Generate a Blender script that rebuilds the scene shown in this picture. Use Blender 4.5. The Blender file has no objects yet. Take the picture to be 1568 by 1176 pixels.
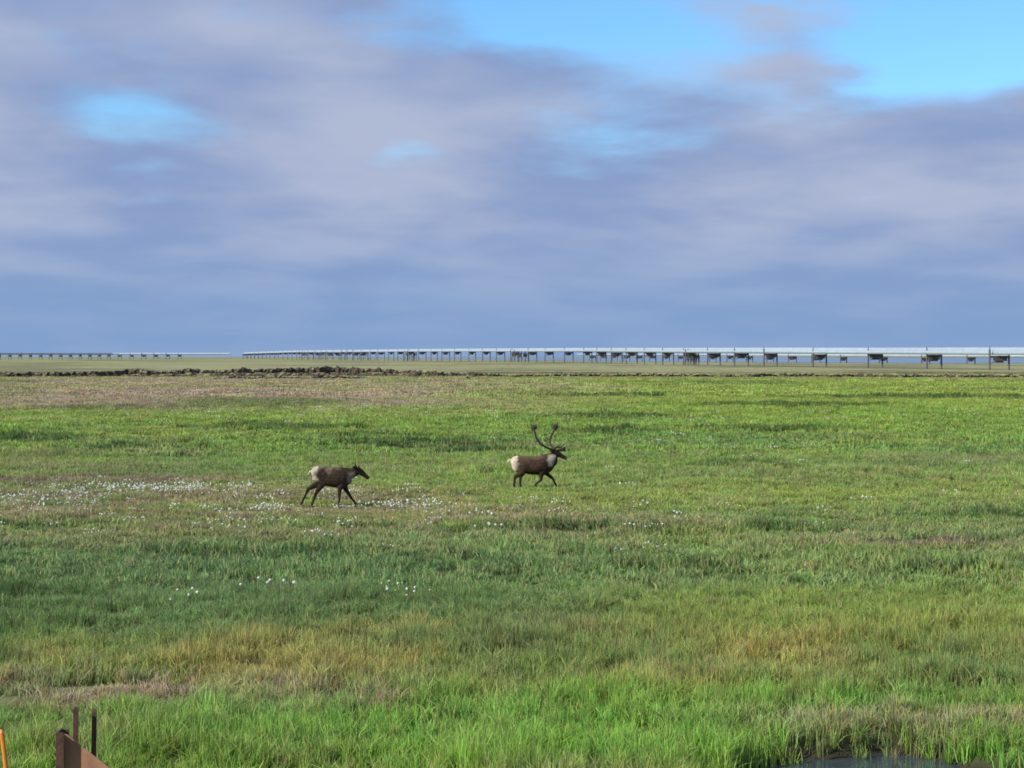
import bpy, math, random
import numpy as np
from mathutils import Vector
random.seed(7); rng=np.random.default_rng(11)
S=bpy.context.scene
S.render.engine='CYCLES'
S.view_settings.view_transform='Standard'
S.view_settings.look='None'
S.view_settings.exposure=0
COL=S.collection
CAMH=4.2
# ---------------------------------------------------------------- helpers
def link(o,parent=None):
    COL.objects.link(o)
    if parent: o.parent=parent
    return o
def mesh_np(name,V,F,mat=None,smooth=False):
    me=bpy.data.meshes.new(name)
    me.from_pydata([tuple(v) for v in V],[],[tuple(f) for f in F])
    me.update()
    if mat: me.materials.append(mat)
    if smooth: me.polygons.foreach_set('use_smooth',[True]*len(me.polygons))
    return me
def hash2(ix,iy,seed):
    n=(ix.astype(np.int64)*374761393+iy.astype(np.int64)*668265263+seed*1442695041)&0xffffffff
    n=((n^(n>>13))*1274126177)&0xffffffff
    n=(n^(n>>16))&0xffffffff
    return n/4294967295.0
def vnoise(x,y,seed=0):
    x=np.asarray(x,float);y=np.asarray(y,float)
    ix=np.floor(x);iy=np.floor(y);fx=x-ix;fy=y-iy
    fx=fx*fx*(3-2*fx);fy=fy*fy*(3-2*fy)
    ix=ix.astype(np.int64);iy=iy.astype(np.int64)
    a=hash2(ix,iy,seed);b=hash2(ix+1,iy,seed);c=hash2(ix,iy+1,seed);d=hash2(ix+1,iy+1,seed)
    return (a*(1-fx)+b*fx)*(1-fy)+(c*(1-fx)+d*fx)*fy
def fbm(x,y,seed=0,o=4):
    s=0;a=.5;t=0
    for i in range(o):
        s=s+a*vnoise(x*2**i,y*2**i,seed+i*17);t+=a;a*=.5
    return s/t
def sstep(a,b,x):
    t=np.clip((x-a)/(b-a),0,1);return t*t*(3-2*t)
def ell(x,y,cx,cy,rx,ry,soft=.45,seed=3,k=1.3):
    sc=2.2/min(rx,ry)
    w=(fbm(x*sc*.6,y*sc,seed)-.5)*k
    d=np.sqrt(((x-cx)/rx)**2+((y-cy)/ry)**2)+w
    return 1-sstep(1-soft,1+soft,d)
# ---------------------------------------------------------------- terrain description (world metres)
POND=[(3.7,18.5,1.6,2.0),(-13.4,79.3,1.5,2.2)]
def pond_one(x,y,cx,cy,rx,ry): return np.sqrt(((x-cx)/rx)**2+((y-cy)/ry)**2)+(fbm(x*1.6,y*1.6,9)-.5)*.55
def gz(x,y):
    x=np.asarray(x,float);y=np.asarray(y,float)
    near=1-sstep(150,400,y)
    z=(fbm(x*.25,y*.25,41)-.5)*.16*near+(fbm(x*1.3,y*1.3,42,3)-.5)*.10*(1-sstep(60,110,y))
    for p in POND:
        d=pond_one(x,y,*p)
        k=1-sstep(.8,1.2,d)
        z=z*(1-k)-.32*k
    z=z+2.5*(1-sstep(3.5,13,y))
    return z
def pond_d(x,y):
    m=np.full(np.shape(x),9.)
    for p in POND: m=np.minimum(m,pond_one(x,y,*p))
    return m
G_BRIGHT=np.array([.245,.440,.085]);G_MID=np.array([.280,.395,.130]);G_BLUE=np.array([.180,.305,.125])
G_YEL=np.array([.355,.455,.105]);OCHRE=np.array([.450,.385,.130]);TAN=np.array([.520,.420,.280])
SOIL=np.array([.340,.255,.205]);DARK=np.array([.085,.165,.055]);FAR=np.array([.330,.325,.170]);PINK=np.array([.450,.375,.265])  # DARK: deep sedge green with the shade of grass edges mixed in
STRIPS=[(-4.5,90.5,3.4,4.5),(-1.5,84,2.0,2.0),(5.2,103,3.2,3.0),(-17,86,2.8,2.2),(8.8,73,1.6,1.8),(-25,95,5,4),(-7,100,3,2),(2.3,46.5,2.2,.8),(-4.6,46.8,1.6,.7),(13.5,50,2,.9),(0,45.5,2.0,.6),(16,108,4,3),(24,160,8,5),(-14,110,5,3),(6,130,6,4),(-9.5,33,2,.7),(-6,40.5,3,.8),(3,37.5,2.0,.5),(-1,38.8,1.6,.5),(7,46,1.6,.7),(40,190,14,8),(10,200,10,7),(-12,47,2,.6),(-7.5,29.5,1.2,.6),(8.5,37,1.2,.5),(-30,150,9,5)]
def mixc(c,d,m): return c*(1-m[...,None])+d*m[...,None]
def ground_col(x,y):
    x=np.asarray(x,float);y=np.asarray(y,float)
    n1=fbm(x*.12,y*.12,1);n2=fbm(x*.55,y*.55,2);n4=fbm(x*.16,y*.42,8);n5=fbm(x*1.1,y*1.6,12,3)
    yw=y*(1+(n1-.5)*.45+(n2-.5)*.12)
    stops=[0,21,24,31,42,60,85,130,180,330,420,9000]
    cols=[G_BRIGHT,G_BRIGHT,G_MID*.6+G_YEL*.4,G_MID,G_MID,G_MID*.7+G_YEL*.3,G_MID*.4+G_BRIGHT*.6,G_BRIGHT*.5+G_YEL*.5,G_YEL,G_YEL*.6+G_MID*.4,FAR,FAR*.85]
    c=np.stack([np.interp(yw,stops,[q[i] for q in cols]) for i in range(3)],-1)
    right=sstep(-.06,.10,x/np.maximum(y,10)+(fbm(x*.03,y*.02,77)-.5)*.15)
    T=lambda col,m:mixc(c,np.broadcast_to(col,c.shape),np.clip(m,0,1))
    c=T(G_YEL,sstep(.48,.72,n1)*.6)
    c=T(G_BLUE,sstep(.50,.70,n4)*.5*(1-sstep(90,160,y)))
    c=T(TAN*.85,sstep(.55,.73,n5)*.42*(1-sstep(60,120,y)))
    c=T(TAN*.75,sstep(.52,.68,fbm(x*.10,y*.22,57))*.38*sstep(30,42,y)*(1-sstep(80,130,y)))
    c=T(G_BLUE,ell(x,y,-5.5,35,8.5,8,seed=21)*.75)
    c=T(G_BLUE,ell(x,y,9,27,3,2.5,seed=24)*.35)
    c=T(G_YEL,ell(x,y,8,31,6,4,seed=22)*.6)
    oc=ell(x,y,1.4,26.8,7.5,3.4,soft=.8,seed=23)*(.22+.8*sstep(.40,.64,n2))
    c=T(OCHRE,oc*.68)
    c=T(OCHRE,ell(x,y,-5,25.6,3,1.0,soft=.8,seed=25)*sstep(.4,.6,n2)*.35)
    c=T(G_BRIGHT*1.05,ell(x,y,.6,21.5,4.6,2.0,soft=.6,seed=26)*.8)
    c=T(TAN,ell(x,y,-4.6,23.4,2.6,1.0,soft=.7,seed=27)*(.35+.9*sstep(.4,.6,n5)))
    c=T(SOIL*.4,ell(x,y,-3.75,22.95,.35,.22,seed=27)*.9)
    c=T(TAN*.9,ell(x,y,4.6,21.3,1.9,.7,seed=28,soft=.6)*.75)
    c=T(TAN*.8,ell(x,y,-9.5,52,10,9,seed=29)*sstep(.41,.60,fbm(x*.22,y*.5,61))*.75)
    c=T(TAN*.8,ell(x,y,-2,48,7,5,seed=30)*sstep(.47,.61,fbm(x*.25,y*.8,62))*.6)
    c=T(TAN*.8,ell(x,y,3,40,4,2.5,seed=30)*sstep(.48,.62,fbm(x*.3,y*.9,64))*.5)
    c=T(SOIL*1.05,ell(x,y,9.0,42.6,1.8,.9,seed=31)*.95)
    c=T(SOIL,ell(x,y,-13.5,64,4,2,seed=33)*.7)
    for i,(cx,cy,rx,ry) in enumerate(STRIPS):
        c=T(DARK,ell(x,y,cx,cy,rx,ry,seed=35+i)*.85)  # dark sedge strips, shadows of grass edges painted into the colour
    c=T(PINK,(1-right)*sstep(115,190,yw)*(1-sstep(320,400,y))*(.6+.6*sstep(.35,.6,fbm(x*.05,y*.03,66))))
    c=T(G_MID*.7,sstep(.52,.7,fbm(x*.05,y*.03,67))*sstep(90,150,y)*(1-sstep(320,380,y))*.75)
    c=T(FAR,sstep(330,400,y)*.6+0*x)
    c=T(FAR*.6,sstep(420,450,y)*sstep(.48,.66,fbm(x*.02,y*.008,68))*.8)
    c=c*(.76+.48*n2)[...,None]
    c=T(np.array([.2,.18,.15]),1-sstep(9,14,y))
    return np.clip(c,0,1)
def grass_h(x,y):
    h=np.interp(y,[17,22,27,31,42,48,60,68,90,150,300],[.25,.25,.28,.20,.18,.14,.14,.19,.22,.24,.24])
    h=h*(.5+1.0*fbm(x*.8,y*.8,71))
    h=h*(1-.55*ell(x,y,9.0,42.6,1.8,.9,seed=31))*(1-.4*ell(x,y,-4.6,23.2,2.5,1.0,seed=27))
    h=h*(1-.5*ell(x,y,-4.9,51.5,2.2,3.5,k=.3))*(1-.3*ell(x,y,.8,59.5,2,3,k=.3))
    for i,(cx,cy,rx,ry) in enumerate(STRIPS):
        h=h*(1+.5*ell(x,y,cx,cy,rx,ry,seed=35+i))
    return h
# ---------------------------------------------------------------- node helpers
def newmat(name):
    m=bpy.data.materials.new(name);m.use_nodes=True
    nt=m.node_tree;nt.nodes.clear()
    return m,nt
def N(nt,t,**kw):
    n=nt.nodes.new(t)
    for k,v in kw.items():
        if k.startswith('i_'): 
            key=k[2:]; key=int(key) if key.isdigit() else key
            n.inputs[key].default_value=v
        else: setattr(n,k,v)
    return n
def M(nt,op,a,b=None,c=None):
    n=nt.nodes.new('ShaderNodeMath');n.operation=op
    for i,v in enumerate((a,b,c)):
        if v is None: continue
        if isinstance(v,(int,float)): n.inputs[i].default_value=v
        else: nt.links.new(v,n.inputs[i])
    return n.outputs[0]
def MIX(nt,f,a,b,blend='MIX'):
    n=nt.nodes.new('ShaderNodeMix');n.data_type='RGBA';n.blend_type=blend
    for s,v in ((n.inputs[0],f),(n.inputs[6],a),(n.inputs[7],b)):
        if isinstance(v,(int,float)): s.default_value=v
        elif isinstance(v,(tuple,list)): s.default_value=(*v,1) if len(v)==3 else v
        else: nt.links.new(v,s)
    return n.outputs[2]
def simple(name,col,rough=.6,metal=0,var=.25,scale=8,col2=None,bump=.3):
    m,nt=newmat(name)
    tc=N(nt,'ShaderNodeTexCoord')
    no=N(nt,'ShaderNodeTexNoise',i_Scale=scale,i_Detail=6.)
    nt.links.new(tc.outputs['Object'],no.inputs['Vector'])
    ra=N(nt,'ShaderNodeMapRange');ra.inputs[1].default_value=.35;ra.inputs[2].default_value=.65
    nt.links.new(no.outputs['Fac'],ra.inputs[0])
    c2=col2 if col2 else tuple(c*(1-var) for c in col)
    c=MIX(nt,ra.outputs[0],tuple(col),tuple(c2))
    b=N(nt,'ShaderNodeBsdfPrincipled',i_Roughness=rough,i_Metallic=metal)
    nt.links.new(c,b.inputs['Base Color'])
    bp=N(nt,'ShaderNodeBump',i_Strength=bump,i_Distance=.02)
    nt.links.new(no.outputs['Fac'],bp.inputs['Height']);nt.links.new(bp.outputs[0],b.inputs['Normal'])
    o=N(nt,'ShaderNodeOutputMaterial');nt.links.new(b.outputs[0],o.inputs[0])
    return m
# ---------------------------------------------------------------- ground
def build_ground():
    m,nt=newmat('tundra_soil_and_moss')
    at=N(nt,'ShaderNodeAttribute',attribute_name='gcol')
    ge=N(nt,'ShaderNodeNewGeometry')
    mp=N(nt,'ShaderNodeMapping');mp.inputs['Scale'].default_value=(1,.6,1)
    nt.links.new(ge.outputs['Position'],mp.inputs[0])
    n1=N(nt,'ShaderNodeTexNoise',i_Scale=7.,i_Detail=6.,i_Roughness=.7);nt.links.new(mp.outputs[0],n1.inputs[0])
    n2=N(nt,'ShaderNodeTexNoise',i_Scale=.22,i_Detail=8.,i_Roughness=.75);nt.links.new(mp.outputs[0],n2.inputs[0])
    n3=N(nt,'ShaderNodeTexNoise',i_Scale=.03,i_Detail=6.,i_Roughness=.7);nt.links.new(mp.outputs[0],n3.inputs[0])
    f=M(nt,'MULTIPLY_ADD',n1.outputs[0],.9,.5)
    g=M(nt,'MULTIPLY_ADD',n2.outputs[0],1.6,.2)
    k=M(nt,'MULTIPLY_ADD',n3.outputs[0],1.2,.4)
    fg=M(nt,'MULTIPLY',M(nt,'MULTIPLY',f,g),k)
    vm=N(nt,'ShaderNodeVectorMath',operation='SCALE');nt.links.new(at.outputs['Color'],vm.inputs[0]);nt.links.new(fg,vm.inputs['Scale'])
    b=N(nt,'ShaderNodeBsdfPrincipled',i_Roughness=.95);b.inputs['Specular IOR Level'].default_value=.1
    nt.links.new(vm.outputs[0],b.inputs['Base Color'])
    bp=N(nt,'ShaderNodeBump',i_Strength=.8,i_Distance=.08);nt.links.new(n1.outputs[0],bp.inputs['Height']);nt.links.new(bp.outputs[0],b.inputs['Normal'])
    o=N(nt,'ShaderNodeOutputMaterial');nt.links.new(b.outputs[0],o.inputs[0])
    nx,ny=560,760
    k=9.
    xs=9000/math.sinh(k)*np.sinh(k*np.linspace(-1,1,nx))
    t1=np.linspace(-.72,1,ny);ys=18+9000/math.sinh(k)*np.sinh(k*t1)
    X,Y=np.meshgrid(xs,ys);Z=gz(X,Y)
    V=np.stack([X.ravel(),Y.ravel(),Z.ravel()],-1)
    me=bpy.data.meshes.new('ground')
    me.vertices.add(len(V));me.vertices.foreach_set('co',V.ravel())
    idx=np.arange(nx*ny).reshape(ny,nx)
    q=np.stack([idx[:-1,:-1],idx[:-1,1:],idx[1:,1:],idx[1:,:-1]],-1).reshape(-1,4)
    me.loops.add(q.size);me.loops.foreach_set('vertex_index',q.ravel().astype(np.int32))
    me.polygons.add(len(q));me.polygons.foreach_set('loop_start',np.arange(0,q.size,4,dtype=np.int32))
    me.update();me.validate()
    me.polygons.foreach_set('use_smooth',[True]*len(me.polygons))
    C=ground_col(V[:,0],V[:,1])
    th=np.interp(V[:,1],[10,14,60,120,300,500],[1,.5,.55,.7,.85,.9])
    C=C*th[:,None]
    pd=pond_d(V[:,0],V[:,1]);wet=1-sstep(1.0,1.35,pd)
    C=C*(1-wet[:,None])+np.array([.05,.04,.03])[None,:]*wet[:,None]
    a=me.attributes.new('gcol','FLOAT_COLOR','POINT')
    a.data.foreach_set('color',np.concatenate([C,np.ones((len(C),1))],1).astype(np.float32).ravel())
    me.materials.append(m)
    link(bpy.data.objects.new('ground',me))
build_ground()
# ---------------------------------------------------------------- grass
def grass_mat():
    m,nt=newmat('grass_blades')
    at=N(nt,'ShaderNodeAttribute',attribute_name='gcol',attribute_type='INSTANCER')
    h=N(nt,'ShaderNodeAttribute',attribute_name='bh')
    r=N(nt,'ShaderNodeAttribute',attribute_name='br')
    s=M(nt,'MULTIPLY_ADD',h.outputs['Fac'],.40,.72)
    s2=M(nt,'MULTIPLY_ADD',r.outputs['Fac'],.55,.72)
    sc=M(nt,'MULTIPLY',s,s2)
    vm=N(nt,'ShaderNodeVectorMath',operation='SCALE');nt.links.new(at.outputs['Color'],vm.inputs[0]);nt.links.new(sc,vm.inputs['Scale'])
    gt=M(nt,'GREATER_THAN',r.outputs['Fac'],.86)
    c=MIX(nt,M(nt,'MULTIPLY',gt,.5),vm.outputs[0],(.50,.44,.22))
    d=N(nt,'ShaderNodeBsdfDiffuse');t=N(nt,'ShaderNodeBsdfTranslucent')
    nt.links.new(c,d.inputs[0]);nt.links.new(c,t.inputs[0])
    mx=N(nt,'ShaderNodeMixShader',i_0=.38);nt.links.new(d.outputs[0],mx.inputs[1]);nt.links.new(t.outputs[0],mx.inputs[2])
    o=N(nt,'ShaderNodeOutputMaterial');nt.links.new(mx.outputs[0],o.inputs[0])
    return m
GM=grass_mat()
def tuft(name,n,R,w,seed,lean=.35):
    r=np.random.default_rng(seed);V=[];F=[];H=[];B=[]
    for i in range(n):
        a=r.uniform(0,2*math.pi);d=R*min(1.6,abs(r.normal(0,.55)))
        bx,by=d*math.cos(a),d*math.sin(a)
        hh=r.uniform(.55,1.15);la=r.uniform(0,2*math.pi);l=abs(r.normal(0,lean))*hh
        dx,dy=l*math.cos(la)*.5,l*math.sin(la)*.5
        fa=r.uniform(0,math.pi);wx,wy=w*.5*math.cos(fa),w*.5*math.sin(fa)
        k=len(V);rr=r.random()
        V+=[(bx-wx,by-wy,-.12),(bx+wx,by+wy,-.12),(bx+dx*.35+wx*.8,by+dy*.35+wy*.8,hh*.55),(bx+dx*.35-wx*.8,by+dy*.35-wy*.8,hh*.55),(bx+dx,by+dy,hh*(1-.2*l))]
        F+=[(k,k+1,k+2,k+3),(k+3,k+2,k+4)];H+=[0,0,.6,.6,1];B+=[rr]*5
    me=mesh_np(name,V,F,GM)
    for nm,dat in (('bh',H),('br',B)):
        a=me.attributes.new(nm,'FLOAT','POINT');a.data.foreach_set('value',np.array(dat,np.float32))
    return bpy.data.objects.new(name,me)
def inst_group(coll,name):
    ng=bpy.data.node_groups.new(name,'GeometryNodeTree')
    ng.interface.new_socket('Geometry',in_out='INPUT',socket_type='NodeSocketGeometry')
    ng.interface.new_socket('Geometry',in_out='OUTPUT',socket_type='NodeSocketGeometry')
    gi=ng.nodes.new('NodeGroupInput');go=ng.nodes.new('NodeGroupOutput')
    ci=ng.nodes.new('GeometryNodeCollectionInfo');ci.inputs['Collection'].default_value=coll
    ci.inputs['Separate Children'].default_value=True;ci.inputs['Reset Children'].default_value=True
    ip=ng.nodes.new('GeometryNodeInstanceOnPoints');ip.inputs['Pick Instance'].default_value=True
    def na(nm,t):
        n=ng.nodes.new('GeometryNodeInputNamedAttribute');n.data_type=t;n.inputs['Name'].default_value=nm;return n.outputs[0]
    ng.links.new(gi.outputs[0],ip.inputs['Points']);ng.links.new(ci.outputs[0],ip.inputs['Instance'])
    ng.links.new(na('idx','INT'),ip.inputs['Instance Index'])
    ng.links.new(na('rot','FLOAT_VECTOR'),ip.inputs['Rotation'])
    ng.links.new(na('scl','FLOAT_VECTOR'),ip.inputs['Scale'])
    ng.links.new(ip.outputs[0],go.inputs[0])
    return ng
def scatter(name,P,idx,scl,col,coll):
    n=len(P)
    me=bpy.data.meshes.new(name);me.vertices.add(n);me.vertices.foreach_set('co',P.astype(np.float32).ravel())
    a=me.attributes.new('idx','INT','POINT');a.data.foreach_set('value',idx.astype(np.int32))
    rot=np.zeros((n,3));rot[:,2]=rng.uniform(0,6.283,n)
    a=me.attributes.new('rot','FLOAT_VECTOR','POINT');a.data.foreach_set('vector',rot.astype(np.float32).ravel())
    a=me.attributes.new('scl','FLOAT_VECTOR','POINT');a.data.foreach_set('vector',scl.astype(np.float32).ravel())
    a=me.attributes.new('gcol','FLOAT_VECTOR','POINT');a.data.foreach_set('vector',col.astype(np.float32).ravel())
    me.update()
    o=link(bpy.data.objects.new(name,me))
    md=o.modifiers.new('instances','NODES');md.node_group=inst_group(coll,name+'_nodes')
    return o
# zones: (dmin,dmax,density,tuft radius,blade width,blades)
ZON=[(14.5,34,50,.13,.013,20),(34,80,13,.26,.028,26),(80,190,2.0,.6,.065,38),(190,480,.22,1.6,.18,46)]
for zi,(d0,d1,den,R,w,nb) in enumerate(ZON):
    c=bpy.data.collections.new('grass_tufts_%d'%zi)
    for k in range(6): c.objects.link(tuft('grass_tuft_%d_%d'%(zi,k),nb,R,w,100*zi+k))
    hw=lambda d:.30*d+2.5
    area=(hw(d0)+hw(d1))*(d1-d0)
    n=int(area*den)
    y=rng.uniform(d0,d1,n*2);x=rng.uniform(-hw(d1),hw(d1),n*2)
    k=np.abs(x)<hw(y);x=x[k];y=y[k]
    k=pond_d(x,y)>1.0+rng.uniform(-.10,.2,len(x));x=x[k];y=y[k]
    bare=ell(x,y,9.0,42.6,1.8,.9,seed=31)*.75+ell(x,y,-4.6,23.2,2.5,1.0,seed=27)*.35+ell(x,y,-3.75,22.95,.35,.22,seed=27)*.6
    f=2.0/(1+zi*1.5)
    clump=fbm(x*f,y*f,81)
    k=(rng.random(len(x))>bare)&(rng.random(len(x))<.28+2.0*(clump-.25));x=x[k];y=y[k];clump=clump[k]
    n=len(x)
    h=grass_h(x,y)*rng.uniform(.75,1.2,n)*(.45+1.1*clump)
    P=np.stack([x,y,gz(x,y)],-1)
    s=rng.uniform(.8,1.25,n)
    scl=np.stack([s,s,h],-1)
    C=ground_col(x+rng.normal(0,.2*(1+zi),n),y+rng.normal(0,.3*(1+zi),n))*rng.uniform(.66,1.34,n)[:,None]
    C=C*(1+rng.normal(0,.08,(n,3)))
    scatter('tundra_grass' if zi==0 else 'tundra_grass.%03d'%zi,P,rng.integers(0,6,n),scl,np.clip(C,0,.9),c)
# ---------------------------------------------------------------- cottongrass / small white flowers
fm=simple('cottongrass_white',(.66,.69,.66),.9,0,.25)
sm=simple('cottongrass_stem',(.25,.32,.10),.8)
def cotton(name,seed):
    r=np.random.default_rng(seed);V=[];F=[];mi=[]
    for i in range(6):
        bx,by=r.normal(0,.16,2);h=r.uniform(.14,.26);R=r.uniform(.010,.024)
        k=len(V);V+=[(bx-.003,by,0),(bx+.003,by,0),(bx,by,h)];F+=[(k,k+1,k+2)];mi.append(1)
        k=len(V);ns=6
        V.append((bx,by,h-R*1.1))
        for ring,(rr,zz) in enumerate(((.8,-.5),(1,.1),(.6,.8))):
            for j in range(ns):
                a=j*6.283/ns;q=rr*R*r.uniform(.75,1.25);V.append((bx+q*math.cos(a),by+q*math.sin(a),h+zz*R))
        V.append((bx,by,h+R*1.1))
        for j in range(ns):
            j2=(j+1)%ns
            F.append((k,k+1+j2,k+1+j));F.append((k+1+j,k+1+j2,k+7+j2,k+7+j));F.append((k+7+j,k+7+j2,k+13+j2,k+13+j));F.append((k+13+j,k+13+j2,k+19));mi+=[0]*4
    me=mesh_np(name,V,F,None);me.materials.append(fm);me.materials.append(sm)
    me.polygons.foreach_set('material_index',mi);me.update()
    return bpy.data.objects.new(name,me)
cc=bpy.data.collections.new('cottongrass_heads')
for k in range(4): cc.objects.link(cotton('cottongrass_head_%d'%k,500+k))
pts=[]
for (cx,cy,rx,ry,n) in [(-12,57.5,1.9,2.1,60),(-9.3,58,1.5,1.6,24),(-2.8,51.0,1.5,1.4,22),(-14.5,53,1.5,1,14),(-12.5,51,2.5,1.5,12),(-9,57,7,6,62),(-7.5,48,5,3,26),(3,50,9,4,16),(2,122,18,20,40),(-20,140,20,28,45),(-5,45,9,4,16),(12,75,14,18,22),(-6,34,5,4,4),(30,140,20,30,30)]:
    a=rng.normal(0,.6,(n,2));pts.append(np.stack([cx+a[:,0]*rx,cy+a[:,1]*ry],-1))
p=np.concatenate(pts);sz=np.where(p[:,1]>80,1.4,1.15)*rng.uniform(.6,1.3,len(p))
P=np.stack([p[:,0],p[:,1],gz(p[:,0],p[:,1])],-1)
scatter('cottongrass',P,rng.integers(0,4,len(p)),np.stack([sz,sz,sz],-1),np.ones((len(p),3)),cc)
# ---------------------------------------------------------------- water
m,nt=newmat('pond_water')
b=N(nt,'ShaderNodeBsdfPrincipled',i_Roughness=.04);b.inputs['Base Color'].default_value=(.05,.07,.08,1);b.inputs['IOR'].default_value=1.5
no=N(nt,'ShaderNodeTexNoise',i_Scale=6.);tc=N(nt,'ShaderNodeTexCoord');nt.links.new(tc.outputs['Object'],no.inputs[0])
bp=N(nt,'ShaderNodeBump',i_Strength=.05,i_Distance=.02);nt.links.new(no.outputs[0],bp.inputs['Height']);nt.links.new(bp.outputs[0],b.inputs['Normal'])
o=N(nt,'ShaderNodeOutputMaterial');nt.links.new(b.outputs[0],o.inputs[0])
for i,(cx,cy,rx,ry) in enumerate(POND):
    V=[(cx,cy,-.12)]+[(cx+rx*1.4*math.cos(a),cy+ry*1.4*math.sin(a),-.12) for a in np.linspace(0,6.283,49)[:-1]]
    F=[(0,1+j,1+(j+1)%48) for j in range(48)]
    link(bpy.data.objects.new('pond_water',mesh_np('pond_water',V,F,m)))
V=[(-200,2900,.12),(-20,2000,.12),(110,1350,.12),(230,1120,.12),(420,1040,.12),(800,1000,.12),(2200,4500,.12),(-500,4500,.12)]
link(bpy.data.objects.new('distant_lake',mesh_np('distant_lake',V,[tuple(range(8))],m)))
# ---------------------------------------------------------------- eroded peat bank
def bank():
    m,nt=newmat('peat_bank')
    ge=N(nt,'ShaderNodeNewGeometry');sp=N(nt,'ShaderNodeSeparateXYZ');nt.links.new(ge.outputs['True Normal'],sp.inputs[0])
    no=N(nt,'ShaderNodeTexNoise',i_Scale=.6,i_Detail=6.,i_Roughness=.7);nt.links.new(ge.outputs['Position'],no.inputs[0])
    f=M(nt,'ADD',sp.outputs[2],M(nt,'MULTIPLY',M(nt,'SUBTRACT',no.outputs[0],.5),1.0))
    ra=N(nt,'ShaderNodeMapRange');ra.inputs[1].default_value=.70;ra.inputs[2].default_value=.98;nt.links.new(f,ra.inputs[0])
    c=MIX(nt,ra.outputs[0],(.060,.045,.032),(.29,.28,.14))
    b=N(nt,'ShaderNodeBsdfPrincipled',i_Roughness=.95);nt.links.new(c,b.inputs['Base Color'])
    o=N(nt,'ShaderNodeOutputMaterial');nt.links.new(b.outputs[0],o.inputs[0])
    V=[];F=[]
    prof=[(-.5,-.1),(-.1,.30),(0,.75),(.5,1.0),(5,.92),(14,.5),(30,-.1)]
    n=len(prof)
    def ridge(xs,yc,h):
        b0=len(V)
        for i in range(len(xs)):
            for j,(a,b2) in enumerate(prof):
                jx,jy,jz=rng.normal(0,.10,3)
                V.append((xs[i]+jx,yc[i]+a+jy*3,h[i]*b2*(1+jz*.6)-.02))
        F.extend([(b0+i*n+j,b0+(i+1)*n+j,b0+(i+1)*n+j+1,b0+i*n+j+1) for i in range(len(xs)-1) for j in range(n-1)])
    xs=np.linspace(-150,150,1100)
    yc=np.interp(xs,[-150,-110,-60,-35,-10,30,150],[358,368,392,396,380,372,350])+(fbm(xs*.05,xs*0,91)-.5)*20+(fbm(xs*.4,xs*0,95)-.5)*5
    hm=np.interp(xs,[-150,-112,-88,-72,-50,-30,-12,0,10,30,60,150],[.8,.85,1.0,1.4,1.9,1.7,1.1,.7,.75,.8,.75,.75])
    h=hm*(.72+.5*fbm(xs*.10,xs*0+5,92))*(.75+.5*fbm(xs*.9,xs*0,93))
    ridge(xs,yc,h)
    xs2=np.linspace(-150,-8,500)
    yc2=np.interp(xs2,[-150,-60,-8],[325,345,340])+(fbm(xs2*.06,xs2*0,191)-.5)*18
    h2=.7*np.clip(sstep(.42,.58,fbm(xs2*.05,xs2*0+5,192)),.02,1)*(.5+fbm(xs2*.9,xs2*0,193))*.8
    ridge(xs2,yc2,h2)
    for k in range(290):
        x=rng.normal(-48,17) if k<230 else rng.uniform(-110,120)
        y=float(np.interp(x,xs,yc))-rng.uniform(-2,10);s=rng.uniform(.3,1.05)*(1 if k<230 else .4)
        if x>-15: s*=.6
        b0=len(V);ns=7
        for (rr,zz) in ((1,-.2),(1.05,.35),(.65,.8)):
            for j in range(ns):
                a=j*6.283/ns;q=s*rr*rng.uniform(.7,1.25);V.append((x+q*1.3*math.cos(a),y+q*math.sin(a),s*zz*rng.uniform(.8,1.1)))
        for t in range(2):
            for j in range(ns):
                j2=(j+1)%ns;F.append((b0+t*ns+j,b0+t*ns+j2,b0+(t+1)*ns+j2,b0+(t+1)*ns+j))
        F.append(tuple(b0+2*ns+j for j in range(ns)))
    link(bpy.data.objects.new('eroded_earth_bank',mesh_np('eroded_earth_bank',V,F,m)))
bank()
# ---------------------------------------------------------------- elevated pipeline
def box(V,F,MI,c,sx,sy,sz,ang,mi):
    ca,sa=math.cos(ang),math.sin(ang);b=len(V)
    for dz in (-.5,.5):
        for dx,dy in ((-.5,-.5),(.5,-.5),(.5,.5),(-.5,.5)):
            x,y=dx*sx,dy*sy;V.append((c[0]+x*ca-y*sa,c[1]+x*sa+y*ca,c[2]+dz*sz))
    for f in ((0,3,2,1),(4,5,6,7),(0,1,5,4),(1,2,6,5),(2,3,7,6),(3,0,4,7)): F.append(tuple(b+i for i in f));MI.append(mi)
def cyl(V,F,MI,p,q,r,mi,ns=14,r2=None,cap=True):
    p=Vector(p);q=Vector(q);t=(q-p).normalized();u=t.cross(Vector((0,0,1)))
    if u.length<1e-3: u=Vector((1,0,0))
    u.normalize();w=t.cross(u);b=len(V);r2=r2 or r
    for (c,rr) in ((p,r),(q,r2)):
        for j in range(ns):
            a=j*2*math.pi/ns;V.append(tuple(c+u*rr*math.cos(a)+w*rr*math.sin(a)))
    for j in range(ns):
        j2=(j+1)%ns;F.append((b+j,b+j2,b+ns+j2,b+ns+j));MI.append(mi)
    if cap:
        F.append(tuple(b+j for j in range(ns))[::-1]);F.append(tuple(b+ns+j for j in range(ns)));MI.extend((mi,mi))
pm_pipe=simple('galvanised_pipe_jacket',(.40,.49,.56),.5,.15,.12,.3)
pm_leg=simple('weathered_support_steel',(.13,.13,.15),.7,.2,.3,1.)
pm_box=simple('support_saddle_dark',(.085,.078,.08),.8,0,.3,1.)
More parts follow.
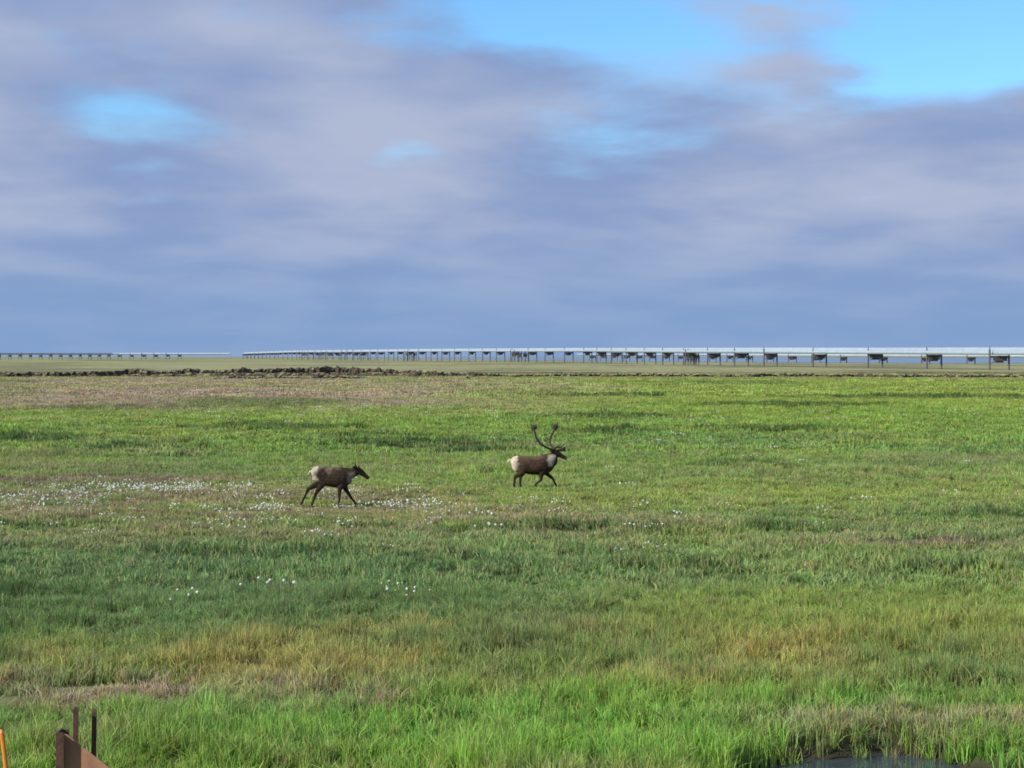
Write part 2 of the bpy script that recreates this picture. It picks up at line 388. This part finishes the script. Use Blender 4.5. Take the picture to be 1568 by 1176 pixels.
def pipeline(name,path,tops,sup,R=1.0,span=4.8,off2=None,extra=()):
    par=link(bpy.data.objects.new(name,None))
    L=[0]
    for i in range(1,len(path)): L.append(L[-1]+math.dist(path[i],path[i-1]))
    def at(s):
        return float(np.interp(s,L,[p[0] for p in path])),float(np.interp(s,L,[p[1] for p in path])),float(np.interp(s,L,tops))
    V=[];F=[];MI=[]
    ss=list(np.linspace(0,L[-1],70))
    for a,b2 in zip(ss[:-1],ss[1:]):
        A=at(a);B=at(b2)
        cyl(V,F,MI,(A[0],A[1],A[2]-R),(B[0],B[1],B[2]-R),R,0,cap=False)
        if off2:
            cyl(V,F,MI,(A[0]-off2,A[1],A[2]-R*1.5),(B[0]-off2,B[1],B[2]-R*1.5),R*.6,0,cap=False)
    me=mesh_np('pipe',V,F,pm_pipe,True);link(bpy.data.objects.new(name+'_pipe',me),par)
    V=[];F=[];MI=[]
    for s in sup:
        x,y,z=at(s);x1,y1,_=at(min(s+5,L[-1]));x0,y0,_=at(max(s-5,0))
        ang=math.atan2(y1-y0,x1-x0)-math.pi/2
        if abs(math.sin(ang))>.8: ang=.5
        ca,sa=math.cos(ang),math.sin(ang)
        g=-.3;sp2=span*random.uniform(.85,1.1)
        for sg in (-1,1):
            cx,cy=x+sg*sp2/2*ca,y+sg*sp2/2*sa
            cyl(V,F,MI,(cx,cy,g),(cx,cy,z-R*.6),.30,0,8)
            cyl(V,F,MI,(cx,cy,z-R*.6),(cx,cy,z+.15),.16,0,8)
        bh=z-2*R-random.uniform(0,.4)
        box(V,F,MI,(x,y,bh-.35),sp2-.6,.8,.7,ang,1)
        k=random.uniform(.5,.85)
        box(V,F,MI,(x+random.uniform(-.3,.3),y,bh-1.15),sp2*k,1.6,.9,ang,1)
        box(V,F,MI,(x,y,bh-1.85),sp2*k*.6,1.2,.5,ang,1)
        cyl(V,F,MI,(x-sp2*.42*ca,y-sp2*.42*sa,bh-2.2),(x+sp2*.42*ca,y+sp2*.42*sa,bh-.7),.13,0,6)
    for (s,wd) in extra:
        x,y,z=at(s)
        for k in range(6):
            cx=x+(k/5-.5)*wd
            cyl(V,F,MI,(cx,y-1.6,-.3),(cx,y-1.6,z-random.uniform(.2,1.2)),.26,0,8)
            if k<5: cyl(V,F,MI,(cx,y-1.6,1.0),(cx+wd/5,y-1.6,z-2.4),.15,0,6)
        box(V,F,MI,(x,y-1.5,z-2.6*R-.3),wd,2.2,.4,0,1)
        for k in range(3):
            hh=random.uniform(1.2,2.4);box(V,F,MI,(x+(k-1)*wd*.3,y-2.0,z-2.8*R-.5-hh/2),wd*.2,1.6,hh,0,1)
    me=mesh_np('supports',V,F);me.materials.append(pm_leg);me.materials.append(pm_box)
    me.polygons.foreach_set('material_index',MI);me.update()
    link(bpy.data.objects.new(name+'_supports',me),par)
path=[(165,520),(146,559),(130,683),(104,768),(80,878),(44,1117),(-70,1536),(-255,2234),(-382,2730)]
tops=[6.5,6.8,7.2,7.6,8.0,9.0,9.9,10.6,9.4]
L=[0]
for i in range(1,len(path)): L.append(L[-1]+math.dist(path[i],path[i-1]))
sup=[];
bear=[.255,.2208,.19,.161,.1353,.12,.1056,.0926]
ssamp=np.linspace(0,L[-1],4000);xx=np.interp(ssamp,L,[p[0] for p in path]);yy=np.interp(ssamp,L,[p[1] for p in path]);br=xx/yy
sat=lambda bb: float(ssamp[np.argmin(np.abs(br-bb))])
for bb in bear: sup.append(sat(bb))
s=sup[-1]
while s<L[-1]-10:
    s+=random.uniform(38,46); sup.append(s)
pipeline('elevated_pipeline',path,tops,sup,1.12,5.6,2.6,extra=[(sat(.094),6),(sat(.004),12),(sat(-.053),10),(sat(-.082),26),(sat(-.095),30),(sat(-.105),26)])
path2=[(330,930),(250,985),(190,1120),(150,1300),(60,1750)]
pipeline('elevated_pipeline.001',path2,[5.0,5.1,5.4,5.8,6.4],list(np.linspace(0,830,22)),.8,5)
pathB=[(-620,2050),(-470,2250),(-330,2240)]
pipeline('elevated_pipeline.002',pathB,[8.0,7.9,7.9],list(np.linspace(0,330,24)),1.2,5)
# ---------------------------------------------------------------- caribou
def loft(V,F,pts,ns=14):
    n=len(pts);b0=len(V)
    for i,p in enumerate(pts):
        c=Vector(p[:3]);a=Vector(pts[max(i-1,0)][:3]);b=Vector(pts[min(i+1,n-1)][:3])
        t=(b-a).normalized();side=Vector((0,1,0));side=(side-t*side.dot(t)).normalized();up=side.cross(t)
        for j in range(ns):
            an=2*math.pi*j/ns
            V.append(tuple(c+side*p[3]*math.cos(an)+up*p[4]*math.sin(an)))
    for i in range(n-1):
        for j in range(ns):
            j2=(j+1)%ns;F.append((b0+i*ns+j,b0+i*ns+j2,b0+(i+1)*ns+j2,b0+(i+1)*ns+j))
    F.append(tuple(b0+j for j in range(ns))[::-1]);F.append(tuple(b0+(n-1)*ns+j for j in range(ns)))
def fur_mat(name):
    m,nt=newmat(name)
    at=N(nt,'ShaderNodeAttribute',attribute_name='fur');tc=N(nt,'ShaderNodeTexCoord')
    mp=N(nt,'ShaderNodeMapping');mp.inputs['Scale'].default_value=(12,24,24);nt.links.new(tc.outputs['Object'],mp.inputs[0])
    no=N(nt,'ShaderNodeTexNoise',i_Scale=1.,i_Detail=5.,i_Roughness=.7);nt.links.new(mp.outputs[0],no.inputs[0])
    s=M(nt,'MULTIPLY_ADD',no.outputs[0],1.6,.2)
    vm=N(nt,'ShaderNodeVectorMath',operation='SCALE');nt.links.new(at.outputs['Color'],vm.inputs[0]);nt.links.new(s,vm.inputs['Scale'])
    b=N(nt,'ShaderNodeBsdfPrincipled',i_Roughness=.9);b.inputs['Specular IOR Level'].default_value=.1
    nt.links.new(vm.outputs[0],b.inputs['Base Color'])
    bp=N(nt,'ShaderNodeBump',i_Strength=.8,i_Distance=.03);nt.links.new(no.outputs[0],bp.inputs['Height']);nt.links.new(bp.outputs[0],b.inputs['Normal'])
    o=N(nt,'ShaderNodeOutputMaterial');nt.links.new(b.outputs[0],o.inputs[0]);return m
FUR=fur_mat('caribou_fur')
ANT=simple('antler_velvet',(.05,.036,.028),.85,0,.35,20)
EYE=simple('eye_dark',(.01,.008,.008),.2)
HOOF=simple('hoof_dark',(.02,.018,.016),.5)
def caribou(parts,legs,hooves,antlers,eyes,ears,colfun,loc,rz):
    root=link(bpy.data.objects.new('caribou',None));root.location=loc;root.rotation_euler=(0,0,rz)
    V=[];F=[]
    for p in parts: loft(V,F,p,18)
    for l in legs: loft(V,F,l,10)
    for e in ears: loft(V,F,e,8)
    me=mesh_np('tmp',V,F);o=bpy.data.objects.new('tmp',me);COL.objects.link(o)
    r=o.modifiers.new('r','REMESH');r.mode='VOXEL';r.voxel_size=.011
    sm=o.modifiers.new('s','SMOOTH');sm.iterations=5;sm.factor=.5
    dg=bpy.context.evaluated_depsgraph_get();dg.update()
    bm=bpy.data.meshes.new_from_object(o.evaluated_get(dg));bpy.data.objects.remove(o)
    bm.name='body';n=len(bm.vertices);co=np.zeros(n*3);bm.vertices.foreach_get('co',co);co=co.reshape(-1,3)
    C=colfun(co[:,0],co[:,1],co[:,2])
    a=bm.attributes.new('fur','FLOAT_COLOR','POINT');a.data.foreach_set('color',np.concatenate([C,np.ones((n,1))],1).astype(np.float32).ravel())
    bm.materials.clear();bm.materials.append(FUR);bm.polygons.foreach_set('use_smooth',[True]*len(bm.polygons))
    link(bpy.data.objects.new('body',bm),root)
    V=[];F=[]
    for p in antlers: loft(V,F,p,8)
    link(bpy.data.objects.new('antlers',mesh_np('antlers',V,F,ANT,True)),root)
    V=[];F=[]
    for (x,y,z,ang) in hooves:
        c,s=math.cos(ang),math.sin(ang)
        for sg in (-1,1):
            loft(V,F,[(x-.02*c,y+sg*.022,z+.075,.022,.03),(x+.01,y+sg*.024,z+.035,.026,.042),(x+.03,y+sg*.026,z+.004,.026,.055)],8)
    link(bpy.data.objects.new('hooves',mesh_np('hooves',V,F,HOOF,True)),root)
    V=[];F=[]
    for (x,y,z) in eyes: loft(V,F,[(x,y-.014,z,.004,.004),(x+.001,y-.009,z,.014,.014),(x+.002,y,z,.018,.018),(x+.001,y+.009,z,.014,.014),(x,y+.014,z,.004,.004)],8)
    link(bpy.data.objects.new('eyes',mesh_np('eyes',V,F,EYE,True)),root)
    return root
def leg_h(y,hip,sti,hock,fet,hoof,k=1.):
    f=lambda p,q,t:(p[0]+(q[0]-p[0])*t,p[1]+(q[1]-p[1])*t)
    a=f(hip,sti,.5);b=f(sti,hock,.5);c=f(hock,fet,.4)
    return [(hip[0],y*.7,hip[1],.10*k,.17*k),(a[0],y*.9,a[1],.105*k,.165*k),(sti[0],y,sti[1],.085*k,.13*k),(b[0],y,b[1],.055*k,.075*k),(hock[0],y,hock[1],.038*k,.050*k),
            (c[0],y,c[1],.030*k,.036*k),(fet[0],y,fet[1],.029*k,.033*k),(hoof[0],y,hoof[1]+.05,.028*k,.032*k)]
def leg_f(y,sh,el,kn,fet,hoof,k=1.):
    f=lambda p,q,t:(p[0]+(q[0]-p[0])*t,p[1]+(q[1]-p[1])*t)
    a=f(el,kn,.5);c=f(kn,fet,.5)
    return [(sh[0],y*.8,sh[1],.09*k,.14*k),(el[0],y,el[1],.068*k,.085*k),(a[0],y,a[1],.047*k,.055*k),(kn[0],y,kn[1],.038*k,.042*k),
            (c[0],y,c[1],.028*k,.030*k),(fet[0],y,fet[1],.028*k,.031*k),(hoof[0],y,hoof[1]+.05,.027*k,.031*k)]
def cf(base,*layers):
    c=np.broadcast_to(np.array(base),(len(layers[0][1]),3)).copy()
    for col,m in layers: c=c*(1-m[:,None])+np.array(col)[None,:]*m[:,None]
    return c
# --- cow, trotting to the right
tr=[(-.60,0,.93,.05,.08),(-.56,0,.94,.15,.19),(-.45,0,.925,.205,.24),(-.28,0,.89,.23,.265),(-.08,0,.855,.25,.285),(.12,0,.835,.245,.295),(.28,0,.83,.215,.28),(.40,0,.84,.16,.225),(.48,0,.86,.10,.15)]
nk=[(.25,0,.90,.16,.22),(.40,0,.92,.13,.185),(.52,0,.955,.10,.145),(.62,0,1.0,.085,.115),(.68,0,1.02,.075,.10)]
hd=[(.60,0,1.04,.07,.08),(.67,0,1.035,.088,.10),(.75,0,.985,.082,.092),(.84,0,.915,.060,.068),(.92,0,.85,.052,.056),(.965,0,.815,.048,.050),(.985,0,.80,.03,.03)]
tail=[(-.58,0,1.02,.03,.03),(-.64,0,1.0,.035,.03),(-.68,0,.93,.03,.025),(-.69,0,.88,.012,.012)]
legs=[leg_h(-.12,(-.42,.88),(-.30,.66),(-.47,.42),(-.57,.14),(-.61,0)),
      leg_h(.12,(-.44,.88),(-.42,.66),(-.70,.50),(-.84,.20),(-.90,.02)),
      leg_f(-.11,(.27,.78),(.19,.57),(.17,.34),(.16,.12),(.18,0)),
      leg_f(.11,(.31,.78),(.31,.55),(.46,.30),(.61,.11),(.66,0))]
ant=[]
for sg in (-1,1):
    ant.append([(.655,sg*.05,1.10,.016,.016),(.61,sg*.09,1.17,.015,.015),(.60,sg*.12,1.23,.013,.013),(.63,sg*.13,1.28,.007,.007)])
    ant.append([(.68,sg*.05,1.10,.013,.013),(.74,sg*.07,1.17,.008,.008)])
ears=[[(.62,sg*.06,1.07,.02,.02),(.59,sg*.12,1.11,.028,.036),(.565,sg*.17,1.13,.022,.03),(.55,sg*.20,1.14,.006,.008)] for sg in (-1,1)]
def colcow(x,y,z):
    n=fbm(x*7,z*7+y*3,5);n2=fbm(x*3,z*3+y,6)
    rump=(1-sstep(-.54,-.40,x+(n-.5)*.3))*sstep(.62,.86,z+(n-.5)*.25)
    back=sstep(.96,1.12,z+(n-.5)*.4)*(1-sstep(.0,.3,x))
    neck=sstep(.36,.45,x+(n-.5)*.1)*(1-sstep(.56,.64,x))*(1-sstep(.92,1.02,z))*sstep(.62,.72,z)
    face=sstep(.60,.70,x)*sstep(.7,.8,z)
    legc=1-sstep(.45,.6,z)
    nose=sstep(.93,.96,x)
    return cf((.052,.037,.027),((.024,.017,.013),sstep(.4,.6,n2)*.8),((.21,.165,.12),back*.85),((.25,.22,.18),neck*.75),((.46,.40,.32),rump),((.025,.018,.015),face*.9),((.028,.020,.017),legc*.9),((.02,.02,.02),nose))
lx,ly=-4.96,53.0
caribou([tr,nk,hd,tail],legs,[(-.61,-.12,0,0),(-.90,.12,.015,0),(.18,-.11,0,0),(.67,.11,0,0)],ant,[(.755,-.075,1.01),(.755,.075,1.01)],ears,colcow,(lx,ly,float(gz(lx,ly))),math.radians(4))
# --- bull with large antlers
tr=[(-.82,0,.82,.06,.09),(-.77,0,.83,.17,.20),(-.64,0,.82,.23,.255),(-.42,0,.785,.25,.275),(-.18,0,.76,.265,.295),(.05,0,.75,.27,.305),(.24,0,.765,.245,.30),(.38,0,.80,.19,.25),(.48,0,.83,.12,.17)]
nk=[(.20,0,.86,.19,.25),(.34,0,.91,.165,.225),(.45,0,.98,.135,.185),(.54,0,1.05,.11,.145),(.60,0,1.11,.095,.115)]
hd=[(.50,0,1.15,.075,.085),(.57,0,1.16,.098,.108),(.66,0,1.125,.092,.10),(.77,0,1.065,.068,.075),(.87,0,1.01,.060,.062),(.93,0,.98,.056,.058),(.955,0,.965,.035,.035)]
tail=[(-.80,0,.93,.035,.03),(-.87,0,.93,.04,.035),(-.92,0,.87,.035,.03),(-.93,0,.81,.012,.012)]
mane=[(.36,0,.78,.07,.12),(.46,0,.78,.06,.13),(.54,0,.87,.055,.12),(.60,0,.98,.05,.09)]
legs=[leg_h(-.14,(-.62,.76),(-.50,.56),(-.70,.38),(-.73,.13),(-.73,0),1.1),
      leg_h(.14,(-.60,.76),(-.42,.56),(-.52,.38),(-.53,.14),(-.50,0),1.1),
      leg_f(-.13,(.22,.72),(.14,.50),(.12,.30),(-.03,.18),(-.06,.04),1.12),
      leg_f(.13,(.28,.72),(.30,.50),(.50,.34),(.60,.16),(.63,0),1.12)]
ant=[]
def beam(P,r0,r1): 
    n=len(P);return [(*p,r0+(r1-r0)*i/(n-1),r0+(r1-r0)*i/(n-1)) for i,p in enumerate(P)]
A1=[(.55,-.05,1.23),(.42,-.13,1.28),(.24,-.22,1.36),(.08,-.30,1.48),(-.03,-.34,1.64),(-.08,-.36,1.80),(-.12,-.36,1.92)]
A2=[(.57,.05,1.23),(.50,.15,1.31),(.44,.26,1.42),(.43,.34,1.56),(.48,.38,1.70),(.55,.38,1.82),(.60,.36,1.92)]
ant.append(beam(A1,.034,.032));ant.append(beam(A2,.034,.032))
for (e,sx) in (((-.12,-.36,1.92),-1),((.60,.36,1.92),1)):
    x,y,z=e
    ant.append([(x,y,z-.05,.022,.04),(x,y,z+.03,.026,.09),(x,y,z+.09,.022,.095),(x-.01*sx,y,z+.13,.012,.045)])
    ant.append(beam([(x,y,z+.05),(x-.07,y+.03,z+.10),(x-.09,y+.04,z+.19)],.030,.014))
    ant.append(beam([(x,y,z+.05),(x+.07,y-.02,z+.10),(x+.08,y-.02,z+.20)],.030,.014))
    ant.append(beam([(x,y,z-.02),(x+.08,y,z+.01),(x+.12,y,z+.06)],.02,.008))
ant.append(beam([(.03,-.32,1.54),(-.06,-.33,1.53),(-.12,-.34,1.57)],.018,.008))
ant.append(beam([(.43,.34,1.56),(.35,.35,1.58),(.31,.35,1.64)],.018,.008))
ant.append(beam([(.48,-.09,1.255),(.58,-.16,1.34),(.70,-.17,1.39),(.74,-.17,1.46)],.026,.013))
ant.append(beam([(.54,.10,1.26),(.66,.17,1.32),(.80,.18,1.34),(.88,.17,1.42)],.026,.013))
ant.append([(.58,-.04,1.23,.018,.018),(.70,-.03,1.25,.016,.035),(.82,-.01,1.26,.014,.065),(.90,0,1.29,.01,.05)])
ant.append(beam([(.82,.0,1.27),(.88,.0,1.22),(.93,0,1.23)],.017,.009))
ears=[[(.52,sg*.08,1.19,.022,.022),(.47,sg*.15,1.21,.03,.04),(.44,sg*.20,1.22,.024,.032),(.42,sg*.23,1.225,.006,.008)] for sg in (-1,1)]
def colbull(x,y,z):
    n=fbm(x*7,z*7+y*3,15);n2=fbm(x*3,z*3+y,16)
    rump=(1-sstep(-.72,-.58,x+(n-.5)*.25))*sstep(.50,.66,z+(n-.5)*.25)
    back=sstep(.93,1.05,z+(n-.5)*.2)*(1-sstep(.1,.3,x))
    flank=sstep(-.66,-.56,x)*(1-sstep(-.5,-.3,x))
    neck=sstep(.29,.40,x+(n-.5)*.1)*(1-sstep(.54,.64,x-.35*(z-1)))*sstep(.70,.78,z)*(1-sstep(1.04,1.14,z))
    face=sstep(.56,.64,x)*sstep(1.0,1.06,z)
    legc=1-sstep(.42,.52,z)
    nose=sstep(.90,.93,x)
    return cf((.072,.045,.031),((.030,.020,.015),sstep(.4,.6,n2)*.8),((.15,.10,.07),back*.6+flank*.4),((.46,.42,.36),neck*.85),((.58,.49,.39),rump),((.03,.021,.018),face*.85),((.036,.027,.021),legc*.85),((.12,.11,.10),nose*.5))
bx,by=.79,60.6
caribou([tr,nk,hd,tail,mane],legs,[(-.73,-.14,0,0),(-.50,.14,0,0),(-.06,-.13,.03,0),(.63,.13,0,0)],ant,[(.655,-.088,1.15),(.655,.088,1.15)],ears,colbull,(bx,by,float(gz(bx,by))-.01),math.radians(2))
# ---------------------------------------------------------------- rusty steel at lower left
RUST=simple('rusty_steel',(.11,.05,.035),.85,.2,.5,14,(.045,.03,.028),.6)
RUSTO=simple('rust_orange_plate',(.42,.22,.13),.85,.1,.3,6,(.29,.15,.10),.4)
ORG=simple('orange_plastic',(.75,.28,.04),.5,0,.15)
def obj(name,V,F,MI,mats,parent=None):
    me=mesh_np(name,V,F)
    for q in mats: me.materials.append(q)
    me.polygons.foreach_set('material_index',MI);me.update()
    return link(bpy.data.objects.new(name,me),parent)
def stake(x,y,top,w,lean):
    g=float(gz(x,y));V=[];F=[];MI=[]
    prof=[(-w/2,-w/2),(w/2,-w/2),(w/2,-w/2+.012),(-w/2+.012,-w/2+.012),(-w/2+.012,w/2),(-w/2,w/2)]
    for (t,s) in ((0,1),(.5,1),(.97,1),(1,.7)):
        for (a,b) in prof: V.append((a*s+lean*t,b*s,g-.15+(top-g+.15)*t-(.01*(a>0) if t==1 else 0)))
    n=6
    for i in range(3):
        for j in range(n): F.append((i*n+j,i*n+(j+1)%n,(i+1)*n+(j+1)%n,(i+1)*n+j));MI.append(0)
    F.append(tuple(3*n+j for j in range(n)));MI.append(0)
    V=[(v[0]+x,v[1]+y,v[2]) for v in V]
    return obj('rusty_steel_stake',V,F,MI,[RUST])
stake(-4.24,18.5,.80,.05,.012);stake(-4.09,18.6,.76,.045,.02)
V=[];F=[];MI=[]
g=float(gz(-4.08,17.2))
box(V,F,MI,(-4.08,17.2,(g-.2+.80)/2),.07,.012,.80-g+.2,.0,0)
box(V,F,MI,(-4.108,17.30,(g-.2+.80)/2),.012,.185,.80-g+.2,.0,0)
box(V,F,MI,(-4.08,17.40,(g-.2+.79)/2),.07,.012,.79-g+.2,.0,0)
b=len(V)
for yy2 in (17.28,17.292):
    V+=[(-4.10,yy2,.78),(-4.03,yy2,.765),(-3.60,yy2,.42),(-3.58,yy2,.36),(-4.10,yy2,.20)]
F+=[tuple(b+i for i in (4,3,2,1,0)),tuple(b+5+i for i in range(5))]+[(b+i,b+(i+1)%5,b+5+(i+1)%5,b+5+i) for i in range(5)];MI+=[1]*7
obj('rusty_steel_bracket',V,F,MI,[RUST,RUSTO])
V=[];F=[];MI=[]
cyl(V,F,MI,(-4.50,17.2,-.1),(-4.605,17.2,.80),.022,0,12);cyl(V,F,MI,(-4.605,17.2,.80),(-4.608,17.2,.83),.022,0,12,.008)
obj('orange_marker_post',V,F,MI,[ORG])
# ---------------------------------------------------------------- sky and sun
SUN_EL=math.radians(32);SUN_AZ=math.radians(-122)
W=bpy.data.worlds.new('World');S.world=W;W.use_nodes=True;nt=W.node_tree;nt.nodes.clear()
sky=N(nt,'ShaderNodeTexSky',sky_type='NISHITA',sun_disc=False,sun_elevation=SUN_EL,sun_rotation=SUN_AZ,air_density=1.0,dust_density=.2,ozone_density=3.0)
bg1=N(nt,'ShaderNodeBackground',i_Strength=.15);
tint=MIX(nt,1.0,sky.outputs[0],(.64,.98,1.22),'MULTIPLY');nt.links.new(tint,bg1.inputs[0])
tc=N(nt,'ShaderNodeTexCoord');sp=N(nt,'ShaderNodeSeparateXYZ');nt.links.new(tc.outputs['Generated'],sp.inputs[0])
x,y,z=sp.outputs
zz=M(nt,'ADD',M(nt,'MAXIMUM',z,0.),.17)
cb=N(nt,'ShaderNodeCombineXYZ');nt.links.new(M(nt,'DIVIDE',x,zz),cb.inputs[0]);nt.links.new(M(nt,'DIVIDE',y,zz),cb.inputs[1])
mp=N(nt,'ShaderNodeMapping');mp.inputs['Rotation'].default_value=(0,0,math.radians(-12));mp.inputs['Scale'].default_value=(2.0,1.9,1);mp.inputs['Location'].default_value=(1.3,6.4,0)
nt.links.new(cb.outputs[0],mp.inputs[0])
n1=N(nt,'ShaderNodeTexNoise',i_Scale=1.15,i_Detail=7.,i_Roughness=.5);n1.inputs['Distortion'].default_value=.1;nt.links.new(mp.outputs[0],n1.inputs[0])
n2=N(nt,'ShaderNodeTexNoise',i_Scale=1.1,i_Detail=6.,i_Roughness=.46);n2.inputs['Distortion'].default_value=.1;nt.links.new(mp.outputs[0],n2.inputs[0])
n3=N(nt,'ShaderNodeTexNoise',i_Scale=3.0,i_Detail=6.,i_Roughness=.55);nt.links.new(mp.outputs[0],n3.inputs[0])
az=M(nt,'ARCTAN2',x,y)
def gauss(a0,e0,sa,se,tilt=0):
    da=M(nt,'SUBTRACT',az,a0);de=M(nt,'SUBTRACT',M(nt,'SUBTRACT',z,e0),M(nt,'MULTIPLY',da,tilt))
    da=M(nt,'DIVIDE',da,sa);de=M(nt,'DIVIDE',de,se)
    q=M(nt,'ADD',M(nt,'MULTIPLY',da,da),M(nt,'MULTIPLY',de,de))
    return M(nt,'EXPONENT',M(nt,'MULTIPLY',q,-1.))
# thin places in the deck: (azimuth, elevation, widths, tilt, amount)
op=None
for (a,e,sa,se,t,am) in [(.095,.200,.155,.040,-.05,.54),(.245,.162,.085,.028,.25,.46),(.02,.168,.06,.018,-.1,.30),(-.056,.107,.030,.014,.1,.26),(-.190,.124,.06,.014,-.12,.16),(.088,.110,.05,.010,.1,.14),(.20,.078,.09,.012,.2,.10),(-.075,.162,.05,.012,-.2,.18),(-.10,.076,.07,.008,0,.06)]:
    g=M(nt,'MULTIPLY',gauss(a,e,sa,se,t),am);op=g if op is None else M(nt,'ADD',op,g)
op=M(nt,'MULTIPLY',op,M(nt,'MULTIPLY_ADD',n3.outputs[0],1.4,.3))
lowc=N(nt,'ShaderNodeMapRange');nt.links.new(z,lowc.inputs[0]);lowc.inputs[1].default_value=.02;lowc.inputs[2].default_value=.10;lowc.inputs[3].default_value=.20;lowc.inputs[4].default_value=.06
cov=M(nt,'ADD',M(nt,'SUBTRACT',n1.outputs[0],op),lowc.outputs[0])
cr=N(nt,'ShaderNodeMapRange',interpolation_type='SMOOTHSTEP');nt.links.new(cov,cr.inputs[0]);cr.inputs[1].default_value=.14;cr.inputs[2].default_value=.48
lr=N(nt,'ShaderNodeMapRange',interpolation_type='SMOOTHSTEP');nt.links.new(n2.outputs[0],lr.inputs[0]);lr.inputs[1].default_value=.32;lr.inputs[2].default_value=.68
c1=MIX(nt,lr.outputs[0],(.255,.350,.590),(.430,.490,.665))
hz=N(nt,'ShaderNodeMapRange',interpolation_type='SMOOTHSTEP');nt.links.new(z,hz.inputs[0]);hz.inputs[1].default_value=.01;hz.inputs[2].default_value=.085;hz.inputs[3].default_value=1;hz.inputs[4].default_value=0
c2=MIX(nt,M(nt,'MULTIPLY',hz.outputs[0],.78),c1,(.210,.350,.610))
bg2=N(nt,'ShaderNodeBackground',i_Strength=1.0);nt.links.new(c2,bg2.inputs[0])
mx=N(nt,'ShaderNodeMixShader');nt.links.new(cr.outputs[0],mx.inputs[0]);nt.links.new(bg1.outputs[0],mx.inputs[1]);nt.links.new(bg2.outputs[0],mx.inputs[2])
o=N(nt,'ShaderNodeOutputWorld');nt.links.new(mx.outputs[0],o.inputs[0])
sl=bpy.data.lights.new('sun','SUN');sl.energy=5.0;sl.angle=math.radians(.5);sl.color=(1,.94,.82)
so=link(bpy.data.objects.new('sun',sl))
d=Vector((math.sin(SUN_AZ)*math.cos(SUN_EL),math.cos(SUN_AZ)*math.cos(SUN_EL),math.sin(SUN_EL)))
so.rotation_euler=d.to_track_quat('Z','Y').to_euler();so.location=(-20,-10,30)
# ---------------------------------------------------------------- camera
cd=bpy.data.cameras.new('camera');cd.sensor_width=36;cd.lens=2926/1568*36;cd.clip_end=30000;cd.clip_start=.1
cd.dof.use_dof=True;cd.dof.focus_distance=8.5;cd.dof.aperture_fstop=14
co=link(bpy.data.objects.new('camera',cd));co.location=(0,0,CAMH);co.rotation_euler=(math.radians(90-.84),0,0)
S.camera=co
